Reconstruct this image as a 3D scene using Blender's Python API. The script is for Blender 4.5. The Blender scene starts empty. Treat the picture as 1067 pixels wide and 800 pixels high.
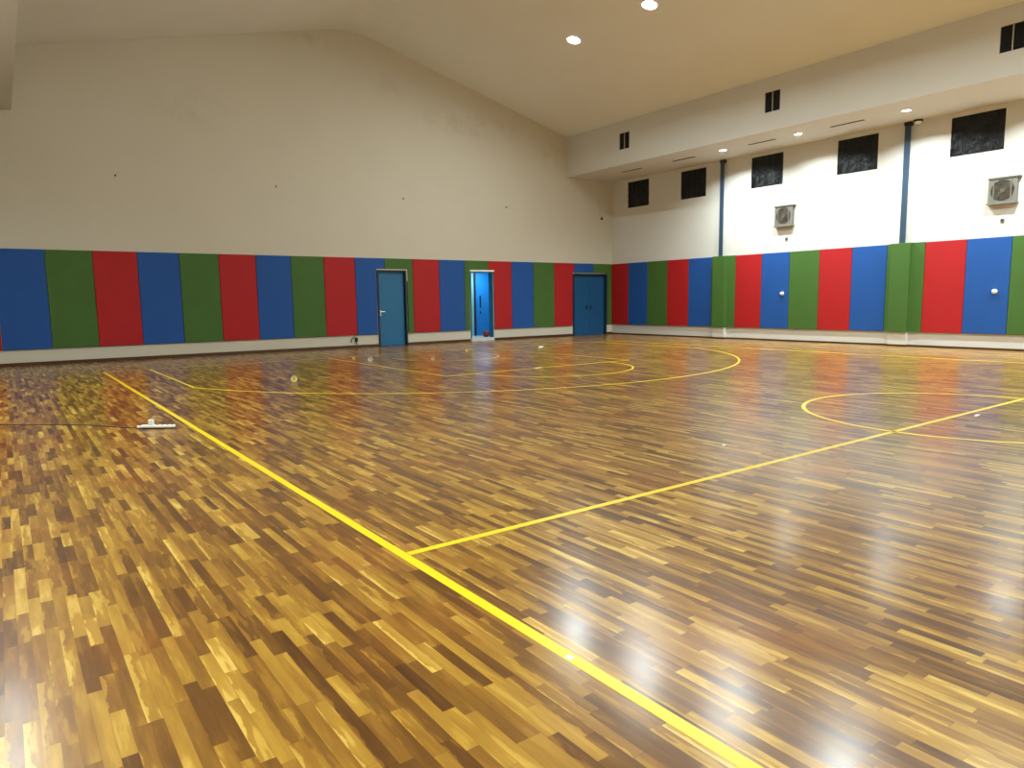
import bpy, bmesh, math, random
from mathutils import Vector, Matrix
random.seed(4)
C = bpy.context.scene.collection
PI = math.pi

# ------------------------------------------------------------------ materials
def srgb(r, g, b):
    f = lambda c: (c/255/12.92) if c/255 <= .04045 else ((c/255+.055)/1.055)**2.4
    return (f(r), f(g), f(b), 1)

class NT:
    """small helper to write node trees"""
    def __init__(s, name):
        s.m = bpy.data.materials.new(name); s.m.use_nodes = True
        s.t = s.m.node_tree; s.t.nodes.clear()
        s.out = s.t.nodes.new('ShaderNodeOutputMaterial')
        s.b = s.t.nodes.new('ShaderNodeBsdfPrincipled')
        s.t.links.new(s.b.outputs[0], s.out.inputs[0])
    def n(s, typ, ins=None, **kw):
        nd = s.t.nodes.new(typ)
        for k, v in kw.items(): setattr(nd, k, v)
        for k, v in (ins or {}).items(): s.put(nd.inputs[k], v)
        return nd
    def put(s, sock, v):
        if isinstance(v, bpy.types.NodeSocket): s.t.links.new(v, sock)
        else: sock.default_value = v
    def math(s, op, a, b=None, c=None):
        nd = s.n('ShaderNodeMath', operation=op)
        s.put(nd.inputs[0], a)
        if b is not None: s.put(nd.inputs[1], b)
        if c is not None: s.put(nd.inputs[2], c)
        return nd.outputs[0]
    def pos(s):
        g = s.n('ShaderNodeTexCoord')
        return g.outputs['Object']
    def noise(s, vec, scale, detail=2, rough=.5):
        return s.n('ShaderNodeTexNoise', {'Vector': vec, 'Scale': scale, 'Detail': detail, 'Roughness': rough}).outputs['Fac']
    def ramp(s, fac, stops, interp='LINEAR'):
        nd = s.n('ShaderNodeValToRGB'); s.put(nd.inputs[0], fac)
        cr = nd.color_ramp; cr.interpolation = interp
        cr.elements[0].position, cr.elements[0].color = stops[0]
        cr.elements[1].position, cr.elements[1].color = stops[-1]
        for p, c in stops[1:-1]:
            e = cr.elements.new(p); e.color = c
        return nd.outputs[0]
    def mix(s, fac, a, b, blend='MIX'):
        nd = s.n('ShaderNodeMix', data_type='RGBA', blend_type=blend)
        s.put(nd.inputs[0], fac); s.put(nd.inputs[6], a); s.put(nd.inputs[7], b)
        return nd.outputs[2]
    def bump(s, h, strength, dist=.01):
        nd = s.n('ShaderNodeBump', {'Height': h, 'Strength': strength, 'Distance': dist})
        s.put(s.b.inputs['Normal'], nd.outputs[0])
    def set(s, **kw):
        for k, v in kw.items(): s.put(s.b.inputs[k.replace('_', ' ')], v)
        return s.m

def simple(name, col, rough=.5, metal=0, var=.06, scale=8, bump=0):
    t = NT(name); p = t.pos()
    f = t.noise(p, scale, 3)
    a = tuple(min(1, c*(1-var)) for c in col[:3])+(1,); b = tuple(min(1, c*(1+var)) for c in col[:3])+(1,)
    if bump: t.bump(t.noise(p, scale*12, 2), bump)
    return t.set(Base_Color=t.mix(f, a, b), Roughness=rough, Metallic=metal)

def paint(name, col, stains=None):
    t = NT(name); p = t.pos()
    f = t.noise(p, .8, 4, .6)
    a = tuple(c*.95 for c in col[:3])+(1,); b = tuple(min(1, c*1.02) for c in col[:3])+(1,)
    c = t.mix(f, a, b)
    if stains:
        # damp blotches on the plaster, each with a place of its own (object space = world here)
        sep = t.n('ShaderNodeSeparateXYZ', {0: p})
        tot = None
        for (x, z, rx, rz, s) in stains:
            dx = t.math('DIVIDE', t.math('SUBTRACT', sep.outputs[0], x), rx)
            dz = t.math('DIVIDE', t.math('SUBTRACT', sep.outputs[2], z), rz)
            d = t.math('SQRT', t.math('ADD', t.math('MULTIPLY', dx, dx), t.math('MULTIPLY', dz, dz)))
            m = t.n('ShaderNodeMapRange', {'Value': d, 'From Min': .2, 'From Max': 1, 'To Min': s, 'To Max': 0}, interpolation_type='SMOOTHSTEP').outputs[0]
            tot = m if tot is None else t.math('MAXIMUM', tot, m)
        k = t.ramp(t.noise(p, 2.6, 6, .65), [(.42, (0, 0, 0, 1)), (.62, (1, 1, 1, 1))])
        c = t.mix(t.math('MULTIPLY', tot, k), c, tuple(v*.55 for v in (col[0], col[1]*.92, col[2]*.8))+(1,))
    t.bump(t.noise(p, 60, 3), .12, .004)
    return t.set(Base_Color=c, Roughness=.75)

def wood_floor():
    t = NT('parquet'); p = t.pos()
    sep = t.n('ShaderNodeSeparateXYZ', {0: p}); x, y = sep.outputs[0], sep.outputs[1]
    W = .049
    xr = t.math('DIVIDE', x, W); row = t.math('FLOOR', xr)
    wn = t.n('ShaderNodeTexWhiteNoise', {'W': row}, noise_dimensions='1D').outputs
    cs = t.n('ShaderNodeSeparateColor', {0: wn['Color']}).outputs
    L = t.math('MULTIPLY_ADD', cs[0], .30, .30)
    yc = t.math('ADD', t.math('DIVIDE', y, L), t.math('MULTIPLY', cs[1], 17))
    # unequal strip lengths: shift the joint of every other strip
    col = t.math('FLOOR', yc)
    cv = t.n('ShaderNodeCombineXYZ', {0: row, 1: col}).outputs[0]
    w2 = t.n('ShaderNodeTexWhiteNoise', {'Vector': cv}, noise_dimensions='2D').outputs
    s2 = t.n('ShaderNodeSeparateColor', {0: w2['Color']}).outputs
    # strips merge into longer ones now and then
    half = t.math('FLOOR', t.math('MULTIPLY', yc, .5))
    w3 = t.n('ShaderNodeTexWhiteNoise', {'Vector': t.n('ShaderNodeCombineXYZ', {0: row, 1: half, 2: 5}).outputs[0]}, noise_dimensions='3D').outputs
    r = t.math('ADD', t.math('MULTIPLY', s2[0], .75), t.math('MULTIPLY', w3['Value'], .25))
    # grain coordinates, offset per strip
    g = t.n('ShaderNodeCombineXYZ', {0: t.math('MULTIPLY', x, 26), 1: t.math('MULTIPLY', y, 3.2), 2: t.math('MULTIPLY', s2[1], 40)}).outputs[0]
    big = t.noise(g, .8, 3, .55)
    fine = t.noise(t.n('ShaderNodeCombineXYZ', {0: t.math('MULTIPLY', x, 260), 1: t.math('MULTIPLY', y, 8), 2: s2[1]}).outputs[0], 1, 3)
    sap = t.n('ShaderNodeMapRange', {'Value': big, 'From Min': .56, 'From Max': .60}).outputs[0]
    # pale sapwood along one edge of many strips, its border wandering with the grain
    u = t.math('FRACT', xr)
    wob = t.noise(t.n('ShaderNodeCombineXYZ', {0: t.math('MULTIPLY', y, 5), 1: t.math('MULTIPLY', s2[1], 90), 2: row}).outputs[0], 1, 3, .6)
    ed = t.math('ADD', t.math('MULTIPLY', t.math('SUBTRACT', wob, .5), 1.7), t.math('MULTIPLY_ADD', s2[2], 1.1, -.75))
    edge = t.n('ShaderNodeMapRange', {'Value': t.math('SUBTRACT', ed, u), 'From Min': -.02, 'From Max': .04}).outputs[0]
    sap = t.math('MAXIMUM', t.math('MULTIPLY', sap, t.math('MULTIPLY_ADD', s2[2], .5, .1)), edge)
    fac = t.math('ADD', t.math('MULTIPLY_ADD', t.math('SUBTRACT', big, .5), .6, t.math('MULTIPLY_ADD', r, .8, .05)), t.math('MULTIPLY', t.math('SUBTRACT', fine, .5), .12))
    fac = t.math('ADD', fac, t.math('MULTIPLY', sap, .27))
    cl = t.ramp(fac, [(.0, srgb(*FL[0])), (.25, srgb(*FL[1])), (.5, srgb(*FL[2])), (.75, srgb(*FL[3])), (1., srgb(*FL[4]))])
    # large reddish and greyish areas
    lg = t.noise(p, .9, 3, .5)
    cl = t.mix(t.ramp(lg, [(.5, (0, 0, 0, 1)), (.7, (.3, .3, .3, 1))]), cl, srgb(150, 80, 25))
    # joints
    fx = t.math('ABSOLUTE', t.math('SUBTRACT', t.math('FRACT', xr), .5))
    fy = t.math('ABSOLUTE', t.math('SUBTRACT', t.math('FRACT', yc), .5))
    jx = t.math('GREATER_THAN', fx, .487); jy = t.math('GREATER_THAN', fy, .497)
    j = t.math('MAXIMUM', jx, jy)
    cl = t.mix(t.math('MULTIPLY', j, .35), cl, srgb(50, 28, 10))
    # every strip is laid at a slightly different tilt, so reflections break into streaks
    nx = t.math('MULTIPLY', t.math('SUBTRACT', s2[1], .5), .002)
    wav = t.noise(t.n('ShaderNodeCombineXYZ', {0: t.math('MULTIPLY', x, 4), 1: t.math('MULTIPLY', y, 1.2)}).outputs[0], 1, 2)
    ny = t.math('ADD', t.math('MULTIPLY', t.math('SUBTRACT', s2[2], .5), .003), t.math('MULTIPLY', t.math('SUBTRACT', wav, .5), .012))
    nv = t.n('ShaderNodeVectorMath', {0: t.n('ShaderNodeCombineXYZ', {0: nx, 1: ny, 2: 1.0}).outputs[0]}, operation='NORMALIZE').outputs[0]
    t.put(t.b.inputs['Normal'], nv)
    rg = t.math('MULTIPLY_ADD', t.noise(p, 1.7, 3), .16, t.math('MULTIPLY_ADD', s2[0], .03, FLR))
    t.put(t.b.inputs['Roughness'], rg)
    t.put(t.b.inputs['Base Color'], cl)
    t.b.inputs['IOR'].default_value = FLIOR
    # worn varnish: part of the sheen is broad and satin, part is still glossy
    b2 = t.n('ShaderNodeBsdfPrincipled', {'Base Color': cl, 'Roughness': .32, 'IOR': 1.5, 'Normal': nv})
    mx = t.n('ShaderNodeMixShader'); mx.inputs[0].default_value = .30
    t.t.links.new(t.b.outputs[0], mx.inputs[1]); t.t.links.new(b2.outputs[0], mx.inputs[2])
    t.t.links.new(mx.outputs[0], t.out.inputs[0])
    return t.m
FL = [(76, 43, 17), (106, 68, 24), (142, 99, 34), (176, 134, 48), (212, 176, 86)]
FLR = .115; FLIOR = 1.46

M = {}
M['wall'] = paint('cream_plaster', srgb(208, 201, 184), [(13.5, 7.3, 3.6, .6, .22), (7.9, 9.0, 1.5, .35, .25), (10.4, 8.1, .9, .5, .15), (4.6, 6.6, 1.4, .8, .13), (16.9, 6.7, .9, .9, .2)])
M['wallplain'] = paint('white_plaster', srgb(215, 213, 207))
M['ceil'] = paint('ceiling_paint', srgb(236, 238, 238))
M['floor'] = wood_floor()
M['base'] = simple('dark_wood_skirting', srgb(74, 44, 22), .4)
def vinyl(name, col):
    t = NT(name); p = t.pos()
    f = t.noise(p, 2.2, 3)
    a = tuple(c*.88 for c in col[:3])+(1,); b = tuple(c*1.08 for c in col[:3])+(1,)
    h = t.math('ADD', t.math('MULTIPLY', t.noise(p, 3, 3), .6), t.math('MULTIPLY', t.noise(p, 90, 2), .05))
    t.bump(h, .35, .02)
    return t.set(Base_Color=t.mix(f, a, b), Roughness=.7)
M['red'] = vinyl('red_fabric', srgb(174, 9, 15))
M['green'] = vinyl('green_fabric', srgb(64, 103, 36))
M['blue'] = vinyl('blue_fabric', srgb(12, 78, 156))
M['yellow'] = simple('yellow_line_paint', srgb(250, 214, 18), .3, 0, .05, 20)
M['palyellow'] = simple('worn_line_paint', srgb(214, 176, 92), .3, 0, .2, 20)
M['steel'] = simple('blue_grey_steel', srgb(46, 68, 90), .5, 0, .1, 3)
M['door'] = simple('teal_door_paint', srgb(24, 104, 150), .45, 0, .05, 2)
M['door_dark'] = simple('navy_frame_paint', srgb(12, 40, 66), .5)
M['door_bright'] = simple('bright_blue_paint', srgb(20, 130, 220), .45, 0, .05, 2)
M['white'] = simple('white_plastic', srgb(246, 246, 242), .4, 0, .03)
M['strip'] = simple('cream_edge_trim', srgb(205, 196, 168), .5)
M['black'] = simple('black_metal', srgb(16, 15, 15), .5)
M['grey'] = simple('grey_metal', srgb(112, 108, 99), .6, .0)
M['greydark'] = simple('dusty_fan_metal', srgb(90, 82, 71), .6, .2)
M['chrome'] = simple('brushed_chrome', srgb(190, 190, 188), .3, .9)
M['cord'] = simple('grey_cord', srgb(70, 66, 58), .5)
M['ball'] = simple('dark_red_rubber', srgb(120, 24, 34), .5)
M['cork'] = simple('pale_cork', srgb(238, 226, 196), .6)
M['feather'] = simple('white_feather', srgb(240, 236, 214), .6)
M['yfeather'] = simple('yellow_nylon', srgb(255, 242, 180), .5)
M['paper_glint'] = simple('white_paper_and_glint', srgb(240, 236, 226), .7)
M['tile'] = simple('pale_tile', srgb(205, 210, 214), .3)
def sheet():
    t = NT('black_plastic_sheet'); p = t.pos()
    w = t.n('ShaderNodeTexNoise', {'Vector': p, 'Scale': 2.2, 'Detail': 5, 'Roughness': .6, 'Distortion': 1.6}).outputs['Fac']
    t.bump(w, .9, .12)
    return t.set(Base_Color=(.004, .0055, .008, 1), Roughness=.32, Specular_IOR_Level=.3)
M['sheet'] = sheet()
def emit(name, col, k):
    t = NT(name); t.set(Base_Color=(0.8, .8, .8, 1), Emission_Color=col, Emission_Strength=k); return t.m
M['lens'] = emit('lamp_lens', (.93, 1, .97, 1), 30)

# ------------------------------------------------------------------ mesh helpers
def newobj(name, bm, m, parent=None, smooth=False):
    me = bpy.data.meshes.new(name); bmesh.ops.recalc_face_normals(bm, faces=bm.faces[:]); bm.to_mesh(me); bm.free()
    me.materials.append(m)
    if smooth:
        for p in me.polygons: p.use_smooth = True
    o = bpy.data.objects.new(name, me); C.objects.link(o)
    if parent: o.parent = parent
    return o
def tag(o, label=None, cat=None, group=None, kind=None):
    if label: o['label'] = label
    if cat: o['category'] = cat
    if group: o['group'] = group
    if kind: o['kind'] = kind
    return o
def empty(name, loc=(0, 0, 0), rz=0):
    o = bpy.data.objects.new(name, None); C.objects.link(o); o.location = loc; o.rotation_euler.z = rz
    o.empty_display_size = .1
    return o
def B(): return bmesh.new()
def box(bm, x0, x1, y0, y1, z0, z1, bev=0):
    r = bmesh.ops.create_cube(bm, size=1)
    vs = r['verts']
    for v in vs:
        v.co = Vector(((x0+x1)/2+v.co.x*(x1-x0), (y0+y1)/2+v.co.y*(y1-y0), (z0+z1)/2+v.co.z*(z1-z0)))
    if bev:
        es = list({e for v in vs for e in v.link_edges})
        bmesh.ops.bevel(bm, geom=es, offset=bev, segments=2, affect='EDGES', profile=.5)
    return bm
def cyl(bm, r, h, mat=Matrix(), seg=24, r2=None):
    rr = bmesh.ops.create_cone(bm, cap_ends=True, cap_tris=False, segments=seg, radius1=r, radius2=r if r2 is None else r2, depth=h)
    bmesh.ops.transform(bm, matrix=mat, verts=rr['verts']); return bm
def prism(bm, pts, h, axis='y', at=0):
    """extrude polygon; axis y: pts are (x,z), from y=at to at+h; axis z: pts (x,y); axis x: pts (y,z)"""
    f = {'y': lambda a, b, t: (a, t, b), 'z': lambda a, b, t: (a, b, t), 'x': lambda a, b, t: (t, a, b)}[axis]
    a = [bm.verts.new(f(p[0], p[1], at)) for p in pts]; b = [bm.verts.new(f(p[0], p[1], at+h)) for p in pts]
    bm.faces.new(a); bm.faces.new(b[::-1])
    n = len(pts)
    for i in range(n): bm.faces.new((a[i], b[i], b[(i+1) % n], a[(i+1) % n]))
    return bm
def tube(bm, pts, r, seg=8):
    pts = [Vector(p) for p in pts]; rings = []
    for i, p in enumerate(pts):
        d = (pts[min(i+1, len(pts)-1)]-pts[max(i-1, 0)]).normalized()
        u = d.cross(Vector((0, 0, 1)))
        if u.length < 1e-3: u = d.cross(Vector((0, 1, 0)))
        u.normalize(); v = d.cross(u)
        rings.append([bm.verts.new(p+r*(math.cos(2*PI*k/seg)*u+math.sin(2*PI*k/seg)*v)) for k in range(seg)])
    for a, b in zip(rings, rings[1:]):
        for k in range(seg): bm.faces.new((a[k], a[(k+1) % seg], b[(k+1) % seg], b[k]))
    bm.faces.new(rings[0]); bm.faces.new(rings[-1][::-1]); return bm
def lathe(bm, prof, seg=20, closed=False):
    rings = []
    for (r, z) in prof:
        rings.append([bm.verts.new((r*math.cos(2*PI*k/seg), r*math.sin(2*PI*k/seg), z)) for k in range(seg)])
    if closed: rings.append(rings[0])
    for a, b in zip(rings, rings[1:]):
        for k in range(seg): bm.faces.new((a[k], a[(k+1) % seg], b[(k+1) % seg], b[k]))
    if not closed:
        bm.faces.new(rings[0]); bm.faces.new(rings[-1][::-1])
    return bm

# ------------------------------------------------------------------ room dimensions (metres; camera above the origin)
XL, XR = -1.76, 20.06        # side walls
YF, YN = 20.50, -13.7        # end wall seen in the photo, wall behind the camera
BX0, BX1 = .62, 17.68        # faces of the two bulkheads
ZS = 5.98                    # soffit height
XM = 9.15; ZR = 9.56; SL = .25
ZE = ZR-SL*(BX1-XM)          # eaves
PT, PB = 2.79, .394          # pads: top and bottom
H = 1.4114

def holed(bm, u0, u1, z0, z1, holes, plane, depth, axis):
    """wall slab in the plane y=plane (axis 'y') or x=plane (axis 'x') with rectangular openings right through"""
    us = sorted({u0, u1, *[h[0] for h in holes], *[h[1] for h in holes]})
    zs = sorted({z0, z1, *[h[2] for h in holes], *[h[3] for h in holes]})
    P = (lambda u, z, d: (u, plane+d, z)) if axis == 'y' else (lambda u, z, d: (plane+d, u, z))
    cache = {}
    def V(u, z, d):
        k = (round(u, 4), round(z, 4), d)
        if k not in cache: cache[k] = bm.verts.new(P(u, z, d))
        return cache[k]
    ish = lambda u, z: any(h[0] < u < h[1] and h[2] < z < h[3] for h in holes)
    nu, nz = len(us)-1, len(zs)-1
    solid = [[not ish((us[i]+us[i+1])/2, (zs[j]+zs[j+1])/2) for j in range(nz)] for i in range(nu)]
    for i in range(nu):
        for j in range(nz):
            if not solid[i][j]: continue
            a, b, c, d = us[i], us[i+1], zs[j], zs[j+1]
            for dd in (0, depth): bm.faces.new((V(a, c, dd), V(b, c, dd), V(b, d, dd), V(a, d, dd)))
            if i == 0 or not solid[i-1][j]: bm.faces.new((V(a, c, 0), V(a, d, 0), V(a, d, depth), V(a, c, depth)))
            if i == nu-1 or not solid[i+1][j]: bm.faces.new((V(b, c, 0), V(b, d, 0), V(b, d, depth), V(b, c, depth)))
            if j == 0 or not solid[i][j-1]: bm.faces.new((V(a, c, 0), V(b, c, 0), V(b, c, depth), V(a, c, depth)))
            if j == nz-1 or not solid[i][j+1]: bm.faces.new((V(a, d, 0), V(b, d, 0), V(b, d, depth), V(a, d, depth)))
    return bm

def struct(name, bm, m, smooth=False, **k):
    return tag(newobj(name, bm, m, None, smooth), kind='structure', **k)

# ---- floor
bm = B(); box(bm, XL-.2, XR+.2, YN-.2, YF+.2, -.15, 0)
floor = struct('floor', bm, M['floor'])

# ---- court markings, painted on the floor
LW = .05; LZ = .0012
CX = 9.20; YH = 3.41; YB = 17.2; SXL, SXR = 1.72, 16.68
def line(name, pts, label, closed=False, w=LW, m='yellow'):
    bm = B(); n = len(pts); pts = [Vector(p) for p in pts]; L = []; R = []
    for i, p in enumerate(pts):
        a = pts[i-1] if (i > 0 or closed) else p; b = pts[(i+1) % n] if (i < n-1 or closed) else p
        d1 = (p-a).normalized() if (p-a).length > 0 else (b-p).normalized()
        d2 = (b-p).normalized() if (b-p).length > 0 else d1
        d = (d1+d2).normalized(); nn = Vector((-d.y, d.x)); s = w/2/max(.3, nn.dot(Vector((-d1.y, d1.x))))
        L.append(p+nn*s); R.append(p-nn*s)
    for i in range(n if closed else n-1):
        k = (i+1) % n
        q = [bm.verts.new((v.x, v.y, z)) for z in (LZ, 0.0) for v in (L[i], L[k], R[k], R[i])]
        bm.faces.new(q[:4])
        bm.faces.new((q[0], q[4], q[5], q[1])); bm.faces.new((q[3], q[2], q[6], q[7]))
    bmesh.ops.remove_doubles(bm, verts=bm.verts[:], dist=.0002)
    o = newobj(name, bm, M[m], floor); o['label'] = label
    return o
def arc(cx, cy, r, a0, a1, n=64): return [(cx+r*math.cos(math.radians(a0+(a1-a0)*i/n)), cy+r*math.sin(math.radians(a0+(a1-a0)*i/n))) for i in range(n+1)]
line('sideline', [(SXL, YN+3), (SXL, YB)], 'bold yellow sideline running from the bottom right to the far left', w=.055)
line('sideline', [(SXR, YN+3), (SXR, YB)], 'yellow sideline on the far side of the court')
line('halfway_line', [(SXL+.03, YH), (SXR-.03, YH)], 'yellow halfway line meeting the sideline at right angles')
line('baseline', [(SXL-.02, YB), (SXR+.02, YB)], 'thin pale baseline in front of the end wall', w=.045, m='palyellow')
line('centre_circle', arc(CX, YH, 1.8, 0, 360, 96)[:-1], 'yellow circle around the middle of the halfway line', True)
YC3 = 15.28; R3 = 7.05
a = math.degrees(math.acos(6.6/R3))
line('three_point_line', [(CX-6.6, YB)]+arc(CX, YC3, R3, 180+a, 360-a, 96)+[(CX+6.6, YB)], 'large yellow arc with a straight left end', w=.045)
YT = 11.35
line('key_line', [(CX-2.47, YB), (CX-2.47, YT)], 'left side line of the key', w=.045)
line('key_line', [(CX+2.47, YB), (CX+2.47, YT)], 'right side line of the key', w=.045, m='palyellow')
line('free_throw_line', [(CX-2.47, YT), (CX+2.47, YT)], 'straight yellow line closing the key', w=.045)
line('free_throw_circle', arc(CX, YT, 1.8, 180, 360, 48), 'small yellow half circle at the head of the key', w=.045)
line('restricted_area_arc', [(CX-1.3, 15.9)]+arc(CX, 15.35, 1.3, 180, 360, 40)+[(CX+1.3, 15.9)], 'thin pale half circle close to the end wall', w=.04, m='palyellow')
line('court_tick', [(6.60, 8.42), (6.62, 7.75)], 'short pale tick beyond the large arc', w=.035, m='palyellow')

# ---- end wall (far) with gable, openings for three doors
D1 = (9.74, 10.76, 0, 2.42); D2 = (13.24, 14.2, .1, 2.42); D3 = (17.95, 19.72, 0, 2.40)
bm = B()
holed(bm, XL, XR, 0, ZE, [D1, D2, D3], YF, .2, 'y')
prism(bm, [(BX0, ZE), (BX1, ZE), (XM+.9, ZR-SL*.9), (XM+.3, ZR-SL*.42), (XM-.3, ZR-SL*.42), (XM-.9, ZR-SL*.9)], .2, 'y', YF)
struct('wall_far', bm, M['wall'])
# near wall
bm = B(); box(bm, XL, XR, YN-.2, YN, 0, ZE)
prism(bm, [(BX0, ZE), (BX1, ZE), (XM+.9, ZR-SL*.9), (XM+.3, ZR-SL*.42), (XM-.3, ZR-SL*.42), (XM-.9, ZR-SL*.9)], .2, 'y', YN-.2)
struct('wall_near', bm, M['wallplain'])
bm = B(); box(bm, XL-.2, XL, YN-.2, YF+.2, 0, ZS+.3)
struct('wall_left', bm, M['wallplain'])
# right wall with five window openings
WIN = [(19.10, 1.09), (16.47, 1.11), (13.545, 1.14), (10.64, 1.17), (7.61, 1.20)]
wh = [(c-w/2, c+w/2, 4.90, 5.87) for c, w in WIN]
bm = B(); holed(bm, YN-.2, YF+.2, 0, ZS+.3, wh, XR, .2, 'x')
struct('wall_right', bm, M['wallplain'])
# ceiling: two slopes with a softly rounded ridge
bm = B()
prof = [(BX0, ZE), (XM-.9, ZR-SL*.9), (XM-.3, ZR-SL*.42), (XM+.3, ZR-SL*.42), (XM+.9, ZR-SL*.9), (BX1, ZE)]
prism(bm, prof+[(BX1, ZE+.2), (XM, ZR+.2), (BX0, ZE+.2)], YF-YN+.4, 'y', YN-.2)
struct('ceiling', bm, M['ceil'])
# bulkheads above both side aisles
VH = [(17.5, .47), (11.83, .47), (6.15, .47), (.5, .47), (-5.2, .47)]
bm = B(); holed(bm, YN, YF, ZS, ZE+.2, [(c-w/2, c+w/2, 6.49, 7.03) for c, w in VH], BX1, .15, 'x')
box(bm, BX1+.15, XR+.2, YN, YF, ZS, ZS+.15)
o = struct('trim_1', bm, M['wallplain']); o['label'] = 'deep boxed bulkhead along the right side of the ceiling'
bm = B(); box(bm, XL-.2, BX0, YN, YF, ZS, ZE+.2)
o = struct('trim_2', bm, M['wallplain']); o['label'] = 'boxed bulkhead along the left side of the ceiling'

# ---- skirting boards
bm = B(); cur = XL
for d in (D1, D2, D3):
    box(bm, cur, d[0]-.02, YF-.02, YF, 0, .085); cur = d[1]+.02
box(bm, cur, XR, YF-.02, YF, 0, .085)
struct('baseboard_far', bm, M['base'])
PIL = [(15.18, .25), (9.24, .26)]
bm = B(); cur = YN
for c, w in sorted(PIL):
    box(bm, XR-.02, XR, cur, c-w, 0, .05); box(bm, XR-.16, XR, c-w, c+w, 0, .05); cur = c+w
box(bm, XR-.02, XR, cur, YF-.02, 0, .05)
struct('baseboard_right', bm, M['base'])
bm = B(); box(bm, XL, XL+.02, YN, YF-.02, 0, .085); struct('baseboard_left', bm, M['base'])

# ---- pilaster plinths under the green pads
for i, (c, w) in enumerate(PIL):
    bm = B(); box(bm, XR-.14, XR, c-w+.01, c+w-.01, .05, PB, .004)
    o = struct('trim_%d' % (3+i), bm, M['wallplain'])
    o['label'] = ['white plinth of the pilaster nearer the corner', 'white plinth of the pilaster nearer the right edge'][i]
# ---- steel columns above
for i, (c, w) in enumerate(PIL):
    t = empty('steel_column', (XR, c, PT))
    tag(t, ['blue-grey steel column strip on the right wall between the second and third black windows', 'blue-grey steel column strip on the right wall between the fourth and fifth black windows'][i], 'column', 'steel columns on the right wall')
    bm = B(); box(bm, -.1, -.088, -.075, .075, -.01, ZS-PT-.03); box(bm, -.088, 0, -.006, .006, -.01, ZS-PT-.03)
    newobj('flange', bm, M['steel'], t)
    bm = B(); box(bm, -.12, 0, -.09, .09, ZS-PT-.10, ZS-PT, .004)
    newobj('bracket', bm, M['black'], t)

# ------------------------------------------------------------------ wall pads
def pad_front(bm, u0, u1, cut=None):
    pts = [(u0, PB), (u1, PB), (u1, PT), (u0, PT)]
    if cut:
        a, b, top = cut
        if a <= u0 and b >= u1: pts = [(u0, top), (u1, top), (u1, PT), (u0, PT)]
        elif a <= u0: pts = [(u0, top), (b, top), (b, PB), (u1, PB), (u1, PT), (u0, PT)]
        elif b >= u1: pts = [(u0, PB), (a, PB), (a, top), (u1, top), (u1, PT), (u0, PT)]
        else: pts = [(u0, PB), (a, PB), (a, top), (b, top), (b, PB), (u1, PB), (u1, PT), (u0, PT)]
    return pts
cols = ['blue', 'green', 'red']
cuts = {9: (9.70, 10.80, 2.47), 10: (9.70, 10.80, 2.47), 13: (13.2, 14.24, 2.47), 14: (13.2, 14.24, 2.47), 17: (17.91, 19.76, 2.44), 18: (17.91, 19.76, 2.44), 19: (17.91, 19.76, 2.44)}
lab = {
 -1: 'red padded wall panel cut off by the left edge, only a sliver seen',
 0: 'dark blue padded wall panel, the leftmost full one on the end wall',
 1: 'green padded wall panel, the leftmost green one on the end wall',
 2: 'red padded wall panel, the leftmost full red one on the end wall',
 3: 'blue padded wall panel between the first full red and second green panels from the left',
 4: 'green padded wall panel, second green one from the left edge of the photo',
 5: 'red padded wall panel, second full red one from the left edge of the photo',
 6: 'blue padded wall panel, third blue one from the left edge of the photo',
 7: 'green padded wall panel, third green one counting from the left edge',
 8: 'red padded wall panel two panels left of the single closed door',
 9: 'blue padded wall panel touching the left side of the single closed door',
 10: 'green padded wall panel cut around the top and right of the single closed door',
 11: 'red padded wall panel midway between the closed single door and the open doorway',
 12: 'blue padded wall panel on the end wall, second one left of the open doorway',
 13: 'green padded wall panel cut around the top left of the open doorway',
 14: 'red padded wall panel touching the right side of the open doorway',
 15: 'blue padded wall panel, second one right of the open doorway',
 16: 'green padded wall panel, third one right of the open doorway',
 17: 'red padded wall panel touching the left side of the wide double door',
 18: 'short blue padded wall panel above the left part of the wide double door',
 19: 'green padded wall panel cut around the top right of the wide double door'}
TH = .05
for k in range(-1, 20):
    c = cols[k % 3]; u0 = k+.004; u1 = k+1-.004
    if k == 19: u1 = XR-TH-.012
    cut = cuts.get(k)
    if k == 17: cut = (17.91, 19, 2.44)
    bm = B(); prism(bm, pad_front(bm, u0, u1, cut), TH, 'y', YF-TH)
    es = [e for e in bm.edges if sum(1 for v in e.verts if abs(v.co.y-(YF-TH)) < 1e-5) == 2]
    bmesh.ops.bevel(bm, geom=es, offset=.012, segments=3, affect='EDGES', profile=.5)
    o = newobj('wall_pad', bm, M[c]); tag(o, lab[k], 'wall pad', 'padded panels on the end wall')
eb = [20.49]+[19.55-.99*i for i in range(18)]
colB = ['red', 'blue', 'green']
labB = ['red padded wall panel in the corner, first on the right wall',
 'dark blue padded wall panel, second from the corner on the right wall',
 'dark green padded wall panel, third from the corner on the right wall',
 'red padded wall panel, fourth from the corner on the right wall',
 'dark blue padded wall panel against the far side of the first green pilaster',
 'green padded panel wrapped around the pilaster below the steel column nearer the corner',
 'red padded wall panel just right of the green pilaster nearer the corner',
 'bright blue padded wall panel with a white knob, below the far fan',
 'green padded wall panel on the right wall midway between the two green pilasters',
 'red padded wall panel midway between the two green pilasters',
 'bright blue padded wall panel touching the left side of the nearer green pilaster',
 'green padded panel wrapped around the pilaster below the steel column nearer the right edge',
 'red padded wall panel just right of the nearer green pilaster',
 'bright blue padded wall panel with a white knob, near the right edge of the photo',
 'green padded wall panel cut off by the right edge of the photo',
 'red padded wall panel just beyond the right edge of the photo',
 'blue padded wall panel, second beyond the right edge of the photo']
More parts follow.
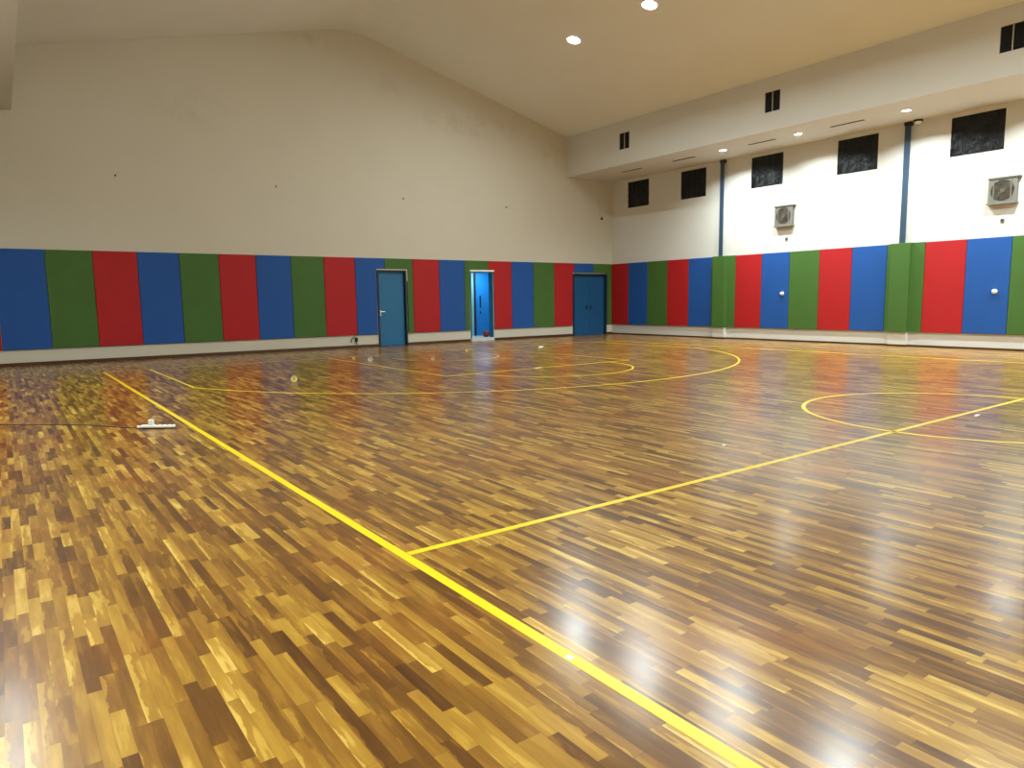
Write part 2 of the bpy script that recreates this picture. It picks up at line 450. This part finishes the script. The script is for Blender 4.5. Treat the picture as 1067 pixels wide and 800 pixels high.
for i in range(17):
    c = colB[i % 3]; y1 = eb[i]-.004; y0 = eb[i+1]+.004
    if i == 0: y1 = YF-.012
    bm = B()
    if i in (5, 11):
        pc, pw = PIL[0 if i == 5 else 1]
        d = .19
        if pc+pw+.05 > y1:  # wrap ends at the far edge
            pts = [(XR, y0), (XR-TH, y0), (XR-TH, pc-pw), (XR-d, pc-pw), (XR-d, pc+pw), (XR, pc+pw)]
        else:
            pts = [(XR, y0), (XR-TH, y0), (XR-TH, pc-pw), (XR-d, pc-pw), (XR-d, pc+pw), (XR-TH, pc+pw), (XR-TH, y1), (XR, y1)]
        prism(bm, pts, PT-PB+.012, 'z', PB-.004)
        es = [e for e in bm.edges if all(v.co.x < XR-TH+.001 for v in e.verts)]
        bmesh.ops.bevel(bm, geom=es, offset=.01, segments=2, affect='EDGES', profile=.5)
    else:
        prism(bm, [(y0, PB), (y1, PB), (y1, PT), (y0, PT)], TH, 'x', XR-TH)
        es = [e for e in bm.edges if all(abs(v.co.x-(XR-TH)) < 1e-5 for v in e.verts)]
        bmesh.ops.bevel(bm, geom=es, offset=.012, segments=3, affect='EDGES', profile=.5)
    o = newobj('wall_pad', bm, M[c]); tag(o, labB[i], 'wall pad', 'padded panels on the right wall')

# white knobs on two blue pads
for y, z, l in ((12.84, 1.50, 'small round white knob on the far bright blue panel'), (6.98, 1.46, 'small round white knob on the bright blue panel near the right edge')):
    t = empty('round_knob', (XR-TH, y, z)); t.rotation_euler = (0, -PI/2, 0)
    tag(t, l, 'knob', 'white knobs on blue panels')
    bm = B(); cyl(bm, .062, .012, Matrix.Translation((0, 0, .006))); newobj('back_plate', bm, M['white'], t)
    bm = B(); bmesh.ops.create_uvsphere(bm, u_segments=20, v_segments=12, radius=.05)
    bmesh.ops.transform(bm, matrix=Matrix.Translation((0, 0, .03)), verts=bm.verts[:]); newobj('dome', bm, M['white'], t, True)

# ------------------------------------------------------------------ doors
def part(name, m, par, fn, smooth=False, label=None):
    bm = B(); fn(bm); o = newobj(name, bm, M[m], par, smooth)
    if label: o['label'] = label
    return o
def frame_bm(bm, x0, x1, z0, z1, w, y0, y1):
    box(bm, x0, x0+w, y0, y1, z0, z1); box(bm, x1-w, x1, y0, y1, z0, z1); box(bm, x0+w, x1-w, y0, y1, z1-w, z1)
# door 1: single, closed
t = empty('door_1', ((D1[0]+D1[1])/2, YF, 0)); tag(t, 'closed teal blue single door in the end wall', kind='structure')
w = (D1[1]-D1[0])/2
part('door_frame', 'door_dark', t, lambda bm: frame_bm(bm, -w, w, 0, D1[3], .045, -.05, .19), label='dark navy door frame')
lf = part('door_leaf', 'door', t, lambda bm: box(bm, -w+.05, w-.05, .05, .09, .008, D1[3]-.05, .003))
part('handle', 'chrome', lf, lambda bm: (box(bm, -w+.08, -w+.13, .035, .052, .98, 1.16, .004), tube(bm, [(-w+.105, .05, 1.1), (-w+.105, .01, 1.1), (-w+.24, .005, 1.1)], .011)), label='chrome lever handle')
for hz in (.3, 1.2, 2.1):
    part('hinge', 'door_dark', lf, lambda bm: cyl(bm, .01, .1, Matrix.Translation((w-.052, .045, hz)), 10))
part('edge_trim', 'strip', t, lambda bm: (box(bm, -w-.03, w+.03, -.062, -.048, D1[3]+.005, D1[3]+.032), box(bm, w+.005, w+.03, -.062, -.048, D1[3]-.35, D1[3]+.005)), label='pale strip along the top of the opening')
# door 2: open doorway to a lit passage
t = empty('door_2', ((D2[0]+D2[1])/2, YF, 0)); tag(t, 'open doorway onto a bright passage with a white sill', kind='structure')
w = (D2[1]-D2[0])/2
part('door_frame', 'door', t, lambda bm: frame_bm(bm, -w, w, .1, D2[3], .04, -.03, .2))
part('edge_trim', 'white', t, lambda bm: box(bm, -w-.03, w+.03, -.062, -.03, D2[3]+.0, D2[3]+.055), label='white strip over the doorway')
part('sill', 'tile', t, lambda bm: box(bm, -w, w, -.06, .2, .002, .115, .004), label='pale raised sill')
# passage shell behind it
PX0, PX1, PY1 = 12.9, 16.6, 22.1
bm = B()
box(bm, PX0-.1, PX0, YF+.2, PY1, 0, 2.7); box(bm, PX1, PX1+.1, YF+.2, PY1, 0, 2.7)
box(bm, PX0-.1, PX1+.1, PY1, PY1+.1, 0, 2.7); box(bm, PX0-.1, PX1+.1, YF+.2, PY1, 2.6, 2.7)
M['pblue'] = paint('pale_blue_plaster', srgb(130, 190, 205))
o = struct('wall_passage', bm, M['pblue']); o['label'] = 'pale blue walls of the passage behind the open doorway'
bm = B(); box(bm, PX0, PX1, YF+.2, PY1, 0, .1)
o = struct('floor_passage', bm, M['tile']); o['label'] = 'pale tiled passage floor behind the open doorway'
t = empty('door_4', (14.86, PY1, .1)); tag(t, 'bright blue inner door seen through the open doorway', kind='structure')
part('door_frame', 'door_dark', t, lambda bm: frame_bm(bm, -.42, .42, 0, 2.45, .05, -.07, -.002))
lf = part('door_leaf', 'door_bright', t, lambda bm: box(bm, -.365, .365, -.05, -.01, .01, 2.395, .003))
part('handle', 'black', lf, lambda bm: (box(bm, -.20, -.15, -.075, -.05, 1.05, 1.5, .005), box(bm, -.20, -.16, -.07, -.05, .82, .92, .005)), label='black vertical pull handle')
t = empty('wall_panel', (15.4, PY1, .1)); tag(t, 'bright blue panel right of the inner door in the passage', 'panel')
part('board', 'door_bright', t, lambda bm: box(bm, -.09, .5, -.04, -.002, .01, 2.45, .004))
# door 3: double, closed
t = empty('door_3', ((D3[0]+D3[1])/2, YF, 0)); tag(t, 'closed dark blue double door beside the corner of the hall', kind='structure')
w = (D3[1]-D3[0])/2
M['door3'] = simple('deep_blue_door_paint', srgb(18, 82, 128), .45, 0, .05, 2)
part('door_frame', 'door_dark', t, lambda bm: frame_bm(bm, -w, w, 0, D3[3], .06, -.05, .19), label='dark navy door frame')
for s in (-1, 1):
    lf = part('door_leaf', 'door3', t, lambda bm: box(bm, min(0, s*(w-.065))+.002, max(0, s*(w-.065))-.002, .05, .09, .008, D3[3]-.065, .003))
    part('handle', 'door_dark', lf, lambda bm: (box(bm, s*.1-.03, s*.1+.03, .04, .052, 1.0, 1.18, .004), tube(bm, [(s*.1, .045, 1.09), (s*.1, .01, 1.09), (s*.1+s*.1, .005, 1.09)], .012)))
# ------------------------------------------------------------------ windows, covered with black plastic sheet
for i, ((c, wd), h) in enumerate(zip(WIN, wh)):
    t = empty('window_%d' % (i+1), (XR, c, (h[2]+h[3])/2)); hw = wd/2; hh = (h[3]-h[2])/2
    tag(t, ['black-sheeted window nearest the corner', 'second black-sheeted window from the corner', 'third black-sheeted window, just right of the far steel column', 'fourth black-sheeted window, above the gap between the two fans', 'black-sheeted window nearest the right edge'][i], kind='structure')
    def fr(bm):
        for a, b, cc, d in ((-hw, -hw+.03, -hh, hh), (hw-.03, hw, -hh, hh), (-hw+.03, hw-.03, -hh, -hh+.03), (-hw+.03, hw-.03, hh-.03, hh)):
            box(bm, .02, .06, a, b, cc, d)
    part('window_frame', 'black', t, fr)
    bm = B(); nu = nv = 24; g = []
    for a in range(nu+1):
        g.append([bm.verts.new((.012+.007*math.sin(a*1.3+i)+.006*math.sin(bq*1.1+a*.7+2*i), -hw+.004+(2*hw-.008)*a/nu, -hh+.004+(2*hh-.008)*bq/nv)) for bq in range(nv+1)])
    for a in range(nu):
        for bq in range(nv): bm.faces.new((g[a][bq], g[a+1][bq], g[a+1][bq+1], g[a][bq+1]))
    r = bmesh.ops.extrude_face_region(bm, geom=bm.faces[:])
    bmesh.ops.translate(bm, vec=(.004, 0, 0), verts=[v for v in r['geom'] if isinstance(v, bmesh.types.BMVert)])
    newobj('black_sheet', bm, M['sheet'], t, True)

# ------------------------------------------------------------------ vents in the bulkhead face
vl = ['dark double vent high on the bulkhead nearest the corner', 'dark double vent high in the middle of the bulkhead', 'dark double vent cut off by the right edge of the photo', 'dark double vent behind the right photo edge', 'dark double vent farthest behind the camera']
for i, (c, wd) in enumerate(VH[:3]):
    t = empty('bulkhead_vent', (BX1, c, 6.76)); tag(t, vl[i], 'vent', 'dark vents in the bulkhead')
    hw = wd/2; hh = .27
    part('backing', 'black', t, lambda bm: box(bm, .035, .05, -hw, hw, -hh, hh))
    for a in (-1, 1):
        def sl(bm):
            for k in range(9):
                z = -hh+.04+k*.058; y0, y1 = (-hw+.01, -.012) if a < 0 else (.012, hw-.01)
                prism(bm, [(.004, z), (.010, z), (.034, z+.03), (.028, z+.03)], y1-y0, 'y', y0)
        part('louvre', 'black', t, sl)
    part('mullion', 'strip', t, lambda bm: box(bm, -.004, .034, -.007, .007, -hh, hh), label='pale upright dividing the vent')
# slot diffusers in the soffit
for i, y in enumerate((18.15, 15.78, 12.84, 10.24)):
    t = empty('slot_diffuser', (18.72, y, ZS))
    tag(t, ['thin dark air slot in the soffit nearest the corner', 'thin dark air slot in the soffit just before the farthest soffit lamp', 'thin dark air slot in the soffit between the farthest two soffit lamps', 'thin dark air slot in the soffit between the nearest two soffit lamps in view'][i], 'air vent', 'air slots in the soffit')
    part('slot', 'black', t, lambda bm: box(bm, -.04, .04, -.45, .45, -.008, .01))
    part('frame', 'greydark', t, lambda bm: (box(bm, -.048, -.04, -.46, .46, -.008, 0), box(bm, .04, .048, -.46, .46, -.008, 0), box(bm, -.04, .04, -.46, -.45, -.008, 0), box(bm, -.04, .04, .45, .46, -.008, 0)))

# ------------------------------------------------------------------ fans
def fan(y, z, label, s=.30):
    t = empty('exhaust_fan', (XR, y, z)); tag(t, label, 'fan', 'exhaust fans on the right wall')
    part('housing', 'grey', t, lambda bm: holed(bm, -s, s, -s, s, [(-s*.86, s*.86, -s*.86, s*.86)], -.12, .12, 'x'))
    # round shroud set in the square housing
    def shroud(bm):
        n = 48
        for k in range(n):
            a0, a1 = 2*PI*k/n, 2*PI*(k+1)/n
            def sq(a):
                c_, s_ = math.cos(a), math.sin(a); m = max(abs(c_), abs(s_)); return (s*.87*c_/m, s*.87*s_/m)
            for xx in (-.118, -.10):
                p = [(s*.84*math.cos(a0), s*.84*math.sin(a0)), sq(a0), sq(a1), (s*.84*math.cos(a1), s*.84*math.sin(a1))]
                bm.faces.new([bm.verts.new((xx, q[0], q[1])) for q in p])
            bm.faces.new([bm.verts.new(q) for q in ((-.118, s*.84*math.cos(a0), s*.84*math.sin(a0)), (-.118, s*.84*math.cos(a1), s*.84*math.sin(a1)), (-.01, s*.84*math.cos(a1), s*.84*math.sin(a1)), (-.01, s*.84*math.cos(a0), s*.84*math.sin(a0)))])
    part('shroud', 'grey', t, shroud)
    part('backing', 'greydark', t, lambda bm: box(bm, -.075, -.06, -s*.85, s*.85, -s*.85, s*.85))
    R90 = Matrix.Rotation(PI/2, 4, 'Y')
    part('hub', 'greydark', t, lambda bm: cyl(bm, .055, .06, Matrix.Translation((-.085, 0, 0)) @ R90, 24))
    for k in range(5):
        def bl(bm):
            prism(bm, [(-.035, .05), (.035, .05), (.075, s*.78), (-.055, s*.78)], .004, 'x', -.09)
            bmesh.ops.rotate(bm, cent=(-.09, 0, 0), matrix=Matrix.Rotation(.2, 3, 'Z'), verts=bm.verts[:])
            bmesh.ops.rotate(bm, cent=(0, 0, 0), matrix=Matrix.Rotation(2*PI*k/5+.3, 3, 'X'), verts=bm.verts[:])
        part('blade', 'greydark', t, bl)
    def guard(bm):
        for rr in (.12, .19, .26, .33, .40, .47, .54, .61, .68, .75, .81):
            tube(bm, [(-.112, s*rr*math.cos(2*PI*k/32), s*rr*math.sin(2*PI*k/32)) for k in range(33)], .0045, 5)
    part('guard', 'greydark', t, guard)
    for yy in (-.6, .62):
        part('upright', 'grey', t, lambda bm: box(bm, -.13, -.118, s*yy-.01, s*yy+.01, -s, s))
    for zz, ov in ((-s-.01, .04), (s+.005, .11)):
        part('rail', 'grey', t, lambda bm: box(bm, -.14, 0, -s-ov*.6, s+.02, zz-.02, zz+.02, .004))
fan(12.84, 3.90, 'grey square exhaust fan on the right wall above the far bright blue panel')
fan(6.94, 3.90, 'grey square exhaust fan on the right wall close to the right edge')
# small outlet boxes under the fans
for y, z, l in ((12.77, 3.20, 'tiny grey outlet box under the far exhaust fan'), (6.93, 3.19, 'tiny grey outlet box under the exhaust fan close to the right edge')):
    t = empty('outlet_box', (XR, y, z)); tag(t, l, 'outlet', 'outlets under the fans')
    part('box', 'grey', t, lambda bm: box(bm, -.035, 0, -.04, .04, -.04, .04, .006))
    part('socket', 'black', t, lambda bm: cyl(bm, .022, .006, Matrix.Translation((-.037, 0, 0)) @ Matrix.Rotation(PI/2, 4, 'Y'), 16))
# dome detector on the soffit beside the nearer column
t = empty('ceiling_sensor', (19.948, 8.98, ZS-.001)); tag(t, 'small white and dark dome sensor at the top of the nearer steel column', 'sensor')
part('base', 'black', t, lambda bm: lathe(bm, [(.11, 0), (.11, -.03), (.09, -.045)], 24))
part('dome', 'white', t, lambda bm: lathe(bm, [(.085, -.045), (.08, -.075), (.055, -.10), (.01, -.11)], 24), True)

# sensor and cable near the corner on the end wall
t = empty('wall_sensor', (19.42, YF, 4.56)); tag(t, 'tiny black sensor hanging on a thin cable near the corner of the end wall', 'sensor')
part('housing', 'black', t, lambda bm: box(bm, -.02, .07, -.07, 0, -.05, .04, .01))
part('mount', 'white', t, lambda bm: box(bm, -.05, -.022, -.03, 0, -.04, .04, .004))
part('cable', 'strip', t, lambda bm: tube(bm, [(-.04, -.008, .04), (-.07, -.008, .5), (-.10, -.008, ZS-4.56)], .007), label='thin cream cable')
# hooks in a row on the end wall
for i, (x, z) in enumerate(((2.66, 4.69), (6.70, 4.75), (10.76, 4.70), (14.83, 4.70))):
    t = empty('wall_hook', (x, YF, z)); tag(t, ['tiny dark hook on the end wall, far left of the row of four', 'tiny dark hook on the end wall, second from the left of four', 'tiny dark hook on the end wall, above the closed single door', 'tiny dark hook on the end wall, nearest the corner of the four'][i], 'hook', 'hooks on the end wall')
    part('plate', 'black', t, lambda bm: cyl(bm, .022, .008, Matrix.Translation((0, -.004, 0)) @ Matrix.Rotation(PI/2, 4, 'X'), 14))
    part('hook', 'black', t, lambda bm: tube(bm, [(0, -.004, .0), (0, -.05, 0), (0, -.07, -.02), (0, -.055, -.045), (0, -.035, -.04)], .007))
# dark wire loop low on the wall
t = empty('cable_loop', (8.95, YF, .02)); tag(t, 'dark loop of cable hanging low on the white wall left of the single door', 'cable')
part('cable', 'cord', t, lambda bm: (tube(bm, [(-.16, -.03, .15), (-.15, -.03, .24), (-.09, -.035, .31), (-.02, -.035, .30), (.0, -.035, .18), (.02, -.035, .07)], .014)))
part('plug', 'black', t, lambda bm: box(bm, -.03, .05, -.06, -.004, .17, .30, .01))

# ------------------------------------------------------------------ downlights
LP = []
def lamp(x, y, z, tilt, power, label, group, size=.26, spread=180, temp=(.88, 1, .99)):
    t = empty('ceiling_downlight', (x, y, z)); t.rotation_euler = (0, tilt, 0); tag(t, label, 'light', group)
    r = size/2
    part('rim', 'white', t, lambda bm: lathe(bm, [(r, .0), (r+.035, .0), (r+.03, -.014), (r, -.018)], 32, True), True)
    part('lens', 'lens', t, lambda bm: cyl(bm, r, .008, Matrix.Translation((0, 0, -.006)), 32))
    l = bpy.data.lights.new('lamp_glow', 'AREA'); l.shape = 'DISK'; l.size = size*.96; l.energy = power; l.color = temp
    l.spread = math.radians(spread)
    o = bpy.data.objects.new('lamp_glow', l); C.objects.link(o); o.parent = t; o.location = (0, 0, -.02)
PC, PSR, PSL = 172, 160, 85
yc = [15.18, 12.40, 9.62, 6.84, 4.06, 1.28, -1.5, -4.3, -7.1, -9.9]
for i, y in enumerate(yc):
    lamp(13.37, y, ZR-SL*(13.37-XM)-.004, math.atan(SL), PC,
         ['bright round ceiling lamp, the lower of the two on the sloping ceiling', 'bright round ceiling lamp cut by the top edge of the photo'][i] if i < 2 else 'round ceiling lamp of the sloping row above the photo frame', 'lamps on the sloping ceiling', .36, 172)
ys = [14.18, 11.63, 8.70, 5.9, 3.1, .3, -2.5, -5.3, -8.1, -10.9]
for i, y in enumerate(ys):
    lamp(18.66, y, ZS-.002, 0, PSR, ['small bright soffit lamp nearest the corner, left of the third black window', 'small bright soffit lamp in the middle of the three', 'small bright soffit lamp beside the top of the nearer steel column'][i] if i < 3 else 'soffit lamp of the right row beyond the right edge of the photo', 'lamps in the right soffit', .2, 146)
for i, y in enumerate([14.18, 11.63, 8.70, 5.9, 3.1, .3, -2.5, -5.3, -8.1, -10.9]):
    lamp(-.35, y, ZS-.002, 0, PSL, 'soffit lamp of the left row outside the photo', 'lamps in the left soffit', .2, 150)
# passage lamp
lamp(14.5, 21.35, 2.598, 0, 26, 'small lamp hidden in the ceiling of the passage', 'passage lamp', .2)

# ------------------------------------------------------------------ small things on the floor
def shuttle(x, y, label, col='feather', s=1.0, rot=(0, 0, 0)):
    t = empty('shuttlecock', (x, y, 0)); tag(t, label, 'shuttlecock', 'shuttlecocks left on the court')
    t.scale = (s, s, s)
    if rot == 'side':      # lying on its side, open skirt towards the left
        t.rotation_euler = (math.radians(74.2), 0, math.radians(-22-(x-4.2)*2.5)); t.location.z = .0115*s
    else:                  # standing on its skirt, cork up
        t.rotation_euler = (PI, 0, .4); t.location.z = .0885*s
    part('cork', 'cork', t, lambda bm: lathe(bm, [(.003, .001), (.011, .004), (.0145, .012), (.0145, .026)], 18), True)
    def sk(bm):
        n = 16
        for k in range(n):
            a0 = 2*PI*k/n; a1 = 2*PI*(k+1.15)/n; q = []
            for a, r, z in ((a0, .013, .024), (a1, .013, .024), (a1, .034, .082), ((a0+a1)/2, .036, .088), (a0, .034, .082)):
                q.append((r*math.cos(a), r*math.sin(a), z))
            f = bm.faces.new([bm.verts.new(v) for v in q])
        for r, z in ((.019, .04), (.026, .06)):
            tube(bm, [(r*math.cos(2*PI*k/20), r*math.sin(2*PI*k/20), z) for k in range(21)], .0012, 4)
    o = part('skirt', col, t, sk)
    sm = o.modifiers.new('thick', 'SOLIDIFY'); sm.thickness = .0012
shuttle(4.26, 12.56, 'pale yellow shuttlecock lying inside the large arc, nearest of them to the camera', 'yfeather', 1.6, 'side')
shuttle(7.18, 15.6, 'white shuttlecock lying below the closed single door', 'feather', 1.6, 'side')
shuttle(7.11, 16.42, 'tiny cream shuttlecock below and left of the closed single door', 'yfeather', 1.0, 'side')
shuttle(8.42, 14.75, 'small pale shuttlecock between the closed door and the open doorway', 'feather', 1.15, 'side')
shuttle(10.56, 16.55, 'small yellow shuttlecock on the baseline just left of the open doorway', 'yfeather', 1.2, 'side')
def scrap(x, y, w, l, h, rz, label, m='paper_glint'):  # also shapes the white patch that imitates a glint on the sideline
    bm = B(); n = 5; g = []
    for i in range(n+1):
        g.append([bm.verts.new(((i/n-.5)*w*(1+.2*math.sin(j*2.1+x)), (j/n-.5)*l*(1+.15*math.sin(i*1.7+y)), .002+h*(.5+.5*math.sin(i*1.9+j*1.3+x*5))*(.3+.7*math.sin(PI*i/n)))) for j in range(n+1)])
    for i in range(n):
        for j in range(n): bm.faces.new((g[i][j], g[i+1][j], g[i+1][j+1], g[i][j+1]))
    r = bmesh.ops.extrude_face_region(bm, geom=bm.faces[:])
    bmesh.ops.translate(bm, vec=(0, 0, -.0015), verts=[v for v in r['geom'] if isinstance(v, bmesh.types.BMVert)])
    o = newobj('scrap_or_glint', bm, M[m]); o.location = (x, y, 0); o.rotation_euler.z = rz
    tag(o, label, 'scrap', 'scraps on the floor')
scrap(12.95, 16.2, .24, .12, .05, .3, 'white crumpled scrap on the floor below the panels right of the open doorway')
scrap(9.03, 11.38, .17, .06, .01, .0, 'flat whitish scrap lying on the free-throw line')
scrap(1.715, 1.985, .028, .035, .002, .2, 'tiny white patch imitating a light glint on the bold yellow sideline')  # added white patch in place of a light reflection on the glossy line
scrap(5.51, 4.10, .05, .03, .01, .5, 'tiny white scrap on the floor just left of the centre circle')
scrap(9.11, 3.27, .16, .035, .006, .1, 'whitish scrap beside the halfway line at the right')
scrap(8.72, 14.75, .08, .04, .02, .5, 'tiny dark scrap beside the small pale shuttlecock', 'black')

# ---- power strip with adapter and cord
ax, ay, bx_, by_ = 1.22, 8.93, 1.53, 8.70
ang = math.atan2(by_-ay, bx_-ax); L = math.hypot(bx_-ax, by_-ay)
t = empty('power_strip', ((ax+bx_)/2, (ay+by_)/2, 0), ang); tag(t, 'white power strip lying on the floor beside the sideline at the left', 'power strip')
part('body', 'white', t, lambda bm: box(bm, -L/2, L/2, -.028, .028, .012, .044, .010))
part('foot', 'black', t, lambda bm: box(bm, -L/2+.02, L/2-.01, -.022, .022, .001, .013))
for k in range(3):
    part('socket', 'grey', t, lambda bm: cyl(bm, .017, .003, Matrix.Translation((-.0+k*.055, 0, .0445)), 20))
part('switch', 'ball', t, lambda bm: box(bm, L/2-.035, L/2-.015, -.008, .008, .043, .049, .002))
part('cable_end', 'white', t, lambda bm: cyl(bm, .016, .05, Matrix.Translation((-L/2-.018, 0, .022)) @ Matrix.Rotation(PI/2, 4, 'Y'), 14, .008))
t = empty('plug_adapter', ((ax+bx_)/2-.075*math.cos(ang), (ay+by_)/2-.075*math.sin(ang), .045), ang); tag(t, 'white plug adapter standing up in the power strip', 'adapter')
part('block', 'white', t, lambda bm: box(bm, -.026, .026, -.022, .022, .0, .062, .006))
part('wire', 'strip', t, lambda bm: tube(bm, [(.01, 0, .06), (.012, 0, .085), (.03, 0, .098), (.07, .01, .096), (.10, .03, .080)], .0025), label='thin pale wire')
dx, dy = math.cos(ang), math.sin(ang)
x0, y0 = ax-.04*dx, ay-.04*dy
pts = [(x0, y0, .015), (1.10, 9.06, .007), (.95, 9.30, .007), (.83, 9.50, .007), (.62, 9.73, .007), (.40, 9.95, .007), (.14, 10.15, .007), (-.1, 10.36, .007), (-.6, 10.8, .007), (-1.2, 11.3, .007), (-1.7, 11.6, .007)]
bm = B(); cr = []
V3 = [Vector(p) for p in pts]
for i in range(len(V3)-1):
    p0, p1, p2, p3 = V3[max(i-1, 0)], V3[i], V3[i+1], V3[min(i+2, len(V3)-1)]
    for k in range(6):
        u = k/6
        cr.append(.5*((2*p1)+(-p0+p2)*u+(2*p0-5*p1+4*p2-p3)*u*u+(-p0+3*p1-3*p2+p3)*u**3))
cr.append(V3[-1]); tube(bm, cr, .0055, 6)
tag(newobj('extension_cord', bm, M['cord'], None, True), 'thin grey cord running left across the floor from the power strip', 'cord')
# ball on the sill
t = empty('ball', (14.1, 20.82, .1)); tag(t, 'dark red ball on the passage floor in the open doorway', 'ball')
bm = B(); bmesh.ops.create_uvsphere(bm, u_segments=28, v_segments=18, radius=.12); bmesh.ops.translate(bm, vec=(0, 0, .12), verts=bm.verts[:])
newobj('shell', bm, M['ball'], t, True)
part('seam', 'black', t, lambda bm: tube(bm, [(.1195*math.cos(2*PI*k/32), .1195*math.sin(2*PI*k/32), .12) for k in range(33)], .002, 5))

# ------------------------------------------------------------------ world, camera, colour
w = bpy.data.worlds.new('World'); bpy.context.scene.world = w; w.use_nodes = True
w.node_tree.nodes['Background'].inputs[0].default_value = (.01, .012, .02, 1)
w.node_tree.nodes['Background'].inputs[1].default_value = .2
cam = bpy.data.cameras.new('Camera'); co = bpy.data.objects.new('Camera', cam); C.objects.link(co)
Rv = Vector((0.80618248, -0.59149767, -0.01415304)); Uv = Vector((0.08193879, 0.08792456, 0.99275138)); Fv = Vector((0.58596573, 0.80149846, -0.11934984))
m = Matrix((Rv, Uv, -Fv)).transposed().to_4x4(); m.translation = (0, 0, H)
co.matrix_world = m
cam.sensor_fit = 'HORIZONTAL'; cam.sensor_width = 36; cam.lens = 725.506/1067*36
cam.clip_start = .05; cam.clip_end = 200
sc = bpy.context.scene; sc.camera = co
vs = sc.view_settings; vs.view_transform = 'Standard'; vs.look = 'None'; vs.gamma = 1; vs.use_curve_mapping = False
vs.exposure = 0.0
